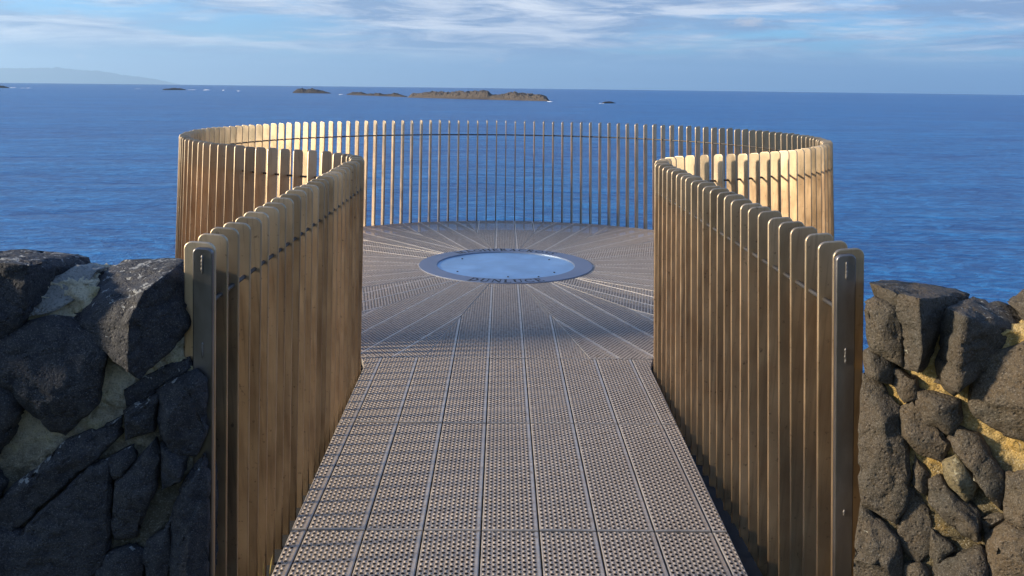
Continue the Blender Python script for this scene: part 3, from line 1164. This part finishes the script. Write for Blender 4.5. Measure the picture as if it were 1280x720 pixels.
def islet(name, prof, base_y, depth, mat, seed, z_scale=1.0, dist=None):
    """low rocky island; prof = [(px, top_py)] along its length, base_y(px) = its shoreline in the picture"""
    bm = bmesh.new()
    x0, x1 = prof[0][0], prof[-1][0]
    n = 150
    m = 22
    xs_ = np.linspace(x0, x1, n)
    tops = np.interp(xs_, [p[0] for p in prof], [p[1] for p in prof])
    rows_ = []
    for i, (x, ty) in enumerate(zip(xs_, tops)):
        f = sea_point(x, base_y(x))
        d2 = Vector((f.x - CAM.x, f.y - CAM.y)).length
        hgt = max(0.2, (base_y(x) - ty) / F_PX * d2 * 1.02) * z_scale
        dirv = Vector((f.x - CAM.x, f.y - CAM.y, 0)).normalized()
        row = []
        for j in range(m):
            t = j / (m - 1)
            env = min(1.0, t * 5.0) ** 0.6 * (0.72 + 0.28 * min(1, t * 2.2)) if t < 0.7 else max(0.0, (1 - t) / 0.3) ** 0.7
            q = f + dirv * (t - 0.03) * depth
            k = 1 + 0.25 * noise.noise(Vector((q.x * .02, q.y * .02, seed))) + 0.28 * noise.noise(Vector((q.x * .06, q.y * .05, seed))) + 0.2 * noise.noise(Vector((q.x * .16, q.y * .12, seed)))
            end = min(1, i / 4, (n - 1 - i) / 4)
            row.append(bm.verts.new((q.x, q.y, f.z - 1.2 + (hgt + 1.2) * env * k * (0.15 + 0.85 * end))))
        rows_.append(row)
    for a, b in zip(rows_, rows_[1:]):
        for j in range(m - 1):
            bm.faces.new((a[j], a[j + 1], b[j + 1], b[j]))
    bmesh.ops.recalc_face_normals(bm, faces=bm.faces)
    if sum(f.normal.z for f in bm.faces) < 0:
        bmesh.ops.reverse_faces(bm, faces=bm.faces)
    return struct(from_bm(name, bm, mat, None, False))


M_ISLE = mat_land('island_rock', (0.040, 0.036, 0.034), (0.08, 0.065, 0.055), 0.03, (0.14, 0.11, 0.08))
M_ROCK = mat_land('skerry_rock', (0.045, 0.04, 0.038), (0.09, 0.075, 0.06), 0.05)
islet('island', [(508, 121.6), (515, 118.6), (530, 117), (550, 116.6), (575, 116.2), (598, 115.6), (605, 114.2), (609, 114.6), (613, 118.5), (618, 119.6),
                 (625, 119.8), (640, 117.4), (652, 117.8), (664, 119.0), (676, 119.6), (683, 122), (688, 126.2)],
      lambda x: 122.0 + (x - 508) / 180 * 4.6, 210, M_ISLE, 3)
islet('island', [(432, 118.4), (440, 116.2), (452, 116.2), (458, 117.6), (468, 118), (474, 116.8), (480, 118.4), (489, 118.4), (493, 116.8), (498, 117.8), (510, 121)],
      lambda x: 118.6 + (x - 432) / 78 * 2.8, 120, M_ROCK, 8)
islet('island', [(365, 116), (371, 113), (378, 111.6), (383, 112.6), (390, 111.8), (398, 113.4), (406, 114.8), (414, 116.6)],
      lambda x: 116.2 + (x - 365) / 49 * 0.8, 200, M_ROCK, 13)
islet('skerry', [(752, 128.6), (757, 127.2), (764, 127.2), (770, 129)], lambda x: 129.2, 40, M_ROCK, 17)
islet('skerry', [(-40, 109.4), (-10, 107.6), (4, 108.2), (12, 109.8)], lambda x: 110.0, 300, M_ROCK, 21)
islet('skerry', [(203, 111.8), (216, 110.8), (228, 111.2), (233, 112.4)], lambda x: 112.6, 200, M_ROCK, 25)

# breaking surf beside the skerries
M_FOAM = mat_plain('foam_white', (0.75, 0.76, 0.77), 0.9)
fb = bmesh.new()
random.seed(12)
for (xa, xb, ya, yb, k) in ((14, 46, 109.8, 110.4, 5), (170, 178, 111.0, 111.4, 1), (234, 300, 112.2, 113.8, 9), (426, 434, 118.2, 118.8, 3), (686, 692, 127, 127.4, 3), (750, 756, 129.2, 129.6, 2)):
    for _ in range(k):
        px = random.uniform(xa, xb)
        py = ya + (yb - ya) * (px - xa) / (xb - xa) + random.uniform(-.2, .2)
        c = sea_point(px, py)
        L = random.uniform(6, 26) * (c.y / 6000)
        H = random.uniform(1.5, 4.5) * (c.y / 6000)
        mt = Matrix.Translation(c) @ Matrix.Diagonal((L, L * 0.6, H, 1))
        bmesh.ops.create_icosphere(fb, subdivisions=2, radius=1, matrix=mt)
o = from_bm('surf', fb, M_FOAM, None, True)
o['kind'] = 'stuff'

# ------------------------------------------------------------------ far headland
bm = bmesh.new()
HD = 130000.0
prof = [(-260, 88), (-160, 84), (-60, 85.5), (0, 85.2), (30, 85.6), (55, 84.6), (72, 84.2), (84, 86), (100, 87.2), (118, 88.4), (135, 90), (150, 93), (170, 95.5), (185, 97.5), (200, 100), (216, 103.5), (230, 107)]
n, m = 170, 14
xs_ = np.linspace(-260, 230, n)
tops = np.interp(xs_, [p[0] for p in prof], [p[1] for p in prof])
rows_ = []
for x, ty in zip(xs_, tops):
    r = ray(x, ty)
    h = math.hypot(r.x, r.y)
    dirv = Vector((r.x / h, r.y / h, 0))
    zt = CAM.z + r.z / h * HD
    row = []
    for j in range(m):
        t = j / (m - 1)
        env = math.sin(min(1, t / 0.6) * math.pi / 2) if t < 0.6 else math.cos((t - 0.6) / 0.4 * math.pi / 2)
        q = CAM + dirv * (HD + (t - 0.6) * 3500)
        z = -1250 + (zt + 1250) * env * (1 + (0.05 * noise.noise(Vector((q.x * .0015, q.y * .0015, 2))) if j else 0))
        row.append(bm.verts.new((q.x, q.y, z)))
    rows_.append(row)
for a, b in zip(rows_, rows_[1:]):
    for j in range(m - 1):
        bm.faces.new((a[j], a[j + 1], b[j + 1], b[j]))
bmesh.ops.recalc_face_normals(bm, faces=bm.faces)
struct(from_bm('hills', bm, mat_land('far_hill', (0.07, 0.09, 0.05), (0.12, 0.10, 0.07), 0.002), None, True))

# ------------------------------------------------------------------ haze
bm = bmesh.new()
bmesh.ops.create_cube(bm, size=1, matrix=Matrix.Translation((0, 40000, (-1300 + 3400) / 2)) @ Matrix.Diagonal((320000, 240000, 4700, 1)))
hm, nt, out = new_mat('haze_air')
g = G(nt)
pv = g.n('ShaderNodeVolumePrincipled')
pv.inputs['Color'].default_value = (0.62, 0.85, 1.0, 1)
pv.inputs['Density'].default_value = HAZE_D
pv.inputs['Anisotropy'].default_value = 0.55
g.l(pv.outputs[0], out.inputs['Volume'])
o = from_bm('haze', bm, hm)
o['kind'] = 'stuff'
hm.cycles.homogeneous_volume = True if hasattr(hm.cycles, 'homogeneous_volume') else True

# ------------------------------------------------------------------ sky and sun
w = bpy.data.worlds.new('World')
scene.world = w
w.use_nodes = True
nt = w.node_tree
nt.nodes.clear()
g = G(nt)
out = g.n('ShaderNodeOutputWorld')
bg = g.n('ShaderNodeBackground')
g.l(bg.outputs[0], out.inputs[0])
sky = g.n('ShaderNodeTexSky', sky_type='NISHITA')
sky.sun_disc = False
sky.sun_elevation = SUN_EL
sky.sun_rotation = math.atan2(SUN_AZ[0], SUN_AZ[1])
sky.altitude = 40
sky.air_density = 1.0
sky.dust_density = 0.35
sky.ozone_density = 2.5
tc = g.coord('Generated')
sp = g.n('ShaderNodeSeparateXYZ')
g.l(tc, sp.inputs[0])
dx, dy, dz = sp.outputs
zz = g.m('ADD', g.m('MAXIMUM', dz, 0.0), 0.045)
cv = g.n('ShaderNodeCombineXYZ')
g.l(g.m('DIVIDE', dx, zz), cv.inputs[0])
g.l(g.m('DIVIDE', dy, zz), cv.inputs[1])
base = g.mix(1.0, sky.outputs[0], (0.44, 0.84, 1.38), 'MULTIPLY')
azm = g.m('ARCTAN2', dx, dy)
ae = g.n('ShaderNodeCombineXYZ')
g.l(azm, ae.inputs[0])
g.l(g.m('ARCSINE', dz), ae.inputs[1])
AE = ae.outputs[0]
P2 = cv.outputs[0]
# high layer seen in perspective, plus long low streaks
c1 = g.noise(g.mapping(P2, (0.34, 0.50, 1), (2.3, 1.7, 0), (0, 0, 0.35)), 1.0, 12, 0.68, 0.5)
c2 = g.noise(g.mapping(AE, (4.2, 46, 1), (3.3, 1.2, 0), (0, 0, -0.05)), 1.0, 12, 0.68, 0.6)
c3 = g.noise(g.mapping(AE, (2.0, 13, 1), (8.1, 4.0, 0), (0, 0, -0.03)), 1.0, 5, 0.5, 0.5)
high = g.rng(dz, 0.14, 0.32, 1, 0.2)
azf = g.rng(azm, -0.55, 0.40)
hor = g.mix(azf, (3.9, 4.7, 5.5), (1.1, 2.4, 4.5))
base = g.mix(g.rng(dz, -0.002, 0.040, 0.9, 0.0, True), base, hor)
veil = g.m('MULTIPLY', g.rng(c3, 0.30, 0.58, 0, 0.85, True), g.m('MULTIPLY', g.rng(dz, 0.004, 0.05, 0.15, 1, True), high))
dens = g.m('ADD', g.m('MULTIPLY', c1, 0.5), g.m('MULTIPLY', c2, 0.5))
dens = g.m('ADD', dens, g.m('MULTIPLY', g.m('SUBTRACT', c3, 0.5), 0.45))
dens = g.m('MULTIPLY', g.rng(dens, 0.37, 0.51, 0, 1, True), g.m('MULTIPLY', g.rng(dz, 0.010, 0.045, 0, 1, True), high))
lit = g.rng(g.noise(g.mapping(AE, (7, 60, 1), (5.1, 2.0, 0), (0, 0, -0.06)), 1.0, 10, 0.66, 0.6), 0.42, 0.62)
base = g.mix(veil, base, (1.8, 3.0, 4.8))
ccol = g.mix(lit, (1.8, 2.55, 3.95), (6.2, 6.4, 6.8))
mixc = g.mix(g.m('MULTIPLY', dens, 0.86), base, ccol)
# a few lone puffs low over the water
for (px, py, wx, wy) in ((101, 71, 0.0075, 0.0040), (625, 75, 0.0095, 0.0055), (936, 27, 0.024, 0.007), (610, 82, 0.012, 0.0025), (748, 99, 0.012, 0.003), (770, 99, 0.009, 0.0028)):
    r = ray(px, py)
    a0, e0 = math.atan2(r.x, r.y), math.asin(r.z)
    u_ = g.m('DIVIDE', g.m('SUBTRACT', azm, a0), wx)
    v_ = g.m('DIVIDE', g.m('SUBTRACT', ae.inputs[1].links[0].from_socket, e0), wy)
    rr = g.m('SQRT', g.m('ADD', g.m('MULTIPLY', u_, u_), g.m('MULTIPLY', v_, v_)))
    nz_ = g.noise(g.mapping(AE, (160, 320, 1)), 1.0, 5, 0.6)
    rr = g.m('ADD', rr, g.m('MULTIPLY', g.m('SUBTRACT', nz_, 0.5), 1.6))
    k = g.rng(rr, 1.0, 0.1, 0, 0.8, True)
    mixc = g.mix(k, mixc, (1.5, 2.1, 3.2) if py > 90 else (4.4, 4.5, 4.9))
g.l(mixc, bg.inputs[0])
bg.inputs[1].default_value = SKY_E

sl = bpy.data.lights.new('sun', 'SUN')
sl.energy = SUN_E
sl.angle = D2R(5.0)
sl.color = (1.0, 0.86, 0.66)
so = bpy.data.objects.new('sun', sl)
COL.objects.link(so)
az = Vector((SUN_AZ[0], SUN_AZ[1], 0)).normalized()
dirv = az * math.cos(SUN_EL) + Vector((0, 0, math.sin(SUN_EL)))
so.rotation_euler = dirv.to_track_quat('Z', 'Y').to_euler()
so.location = dirv * 50

vs = scene.view_settings
vs.view_transform = 'Standard'
vs.look = 'None'
vs.gamma = 1
vs.exposure = EXPO
vs.use_curve_mapping = False
scene.cycles.use_denoising = True
scene.cycles.max_bounces = 6
scene.cycles.transparent_max_bounces = 6
scene.cycles.volume_bounces = 0
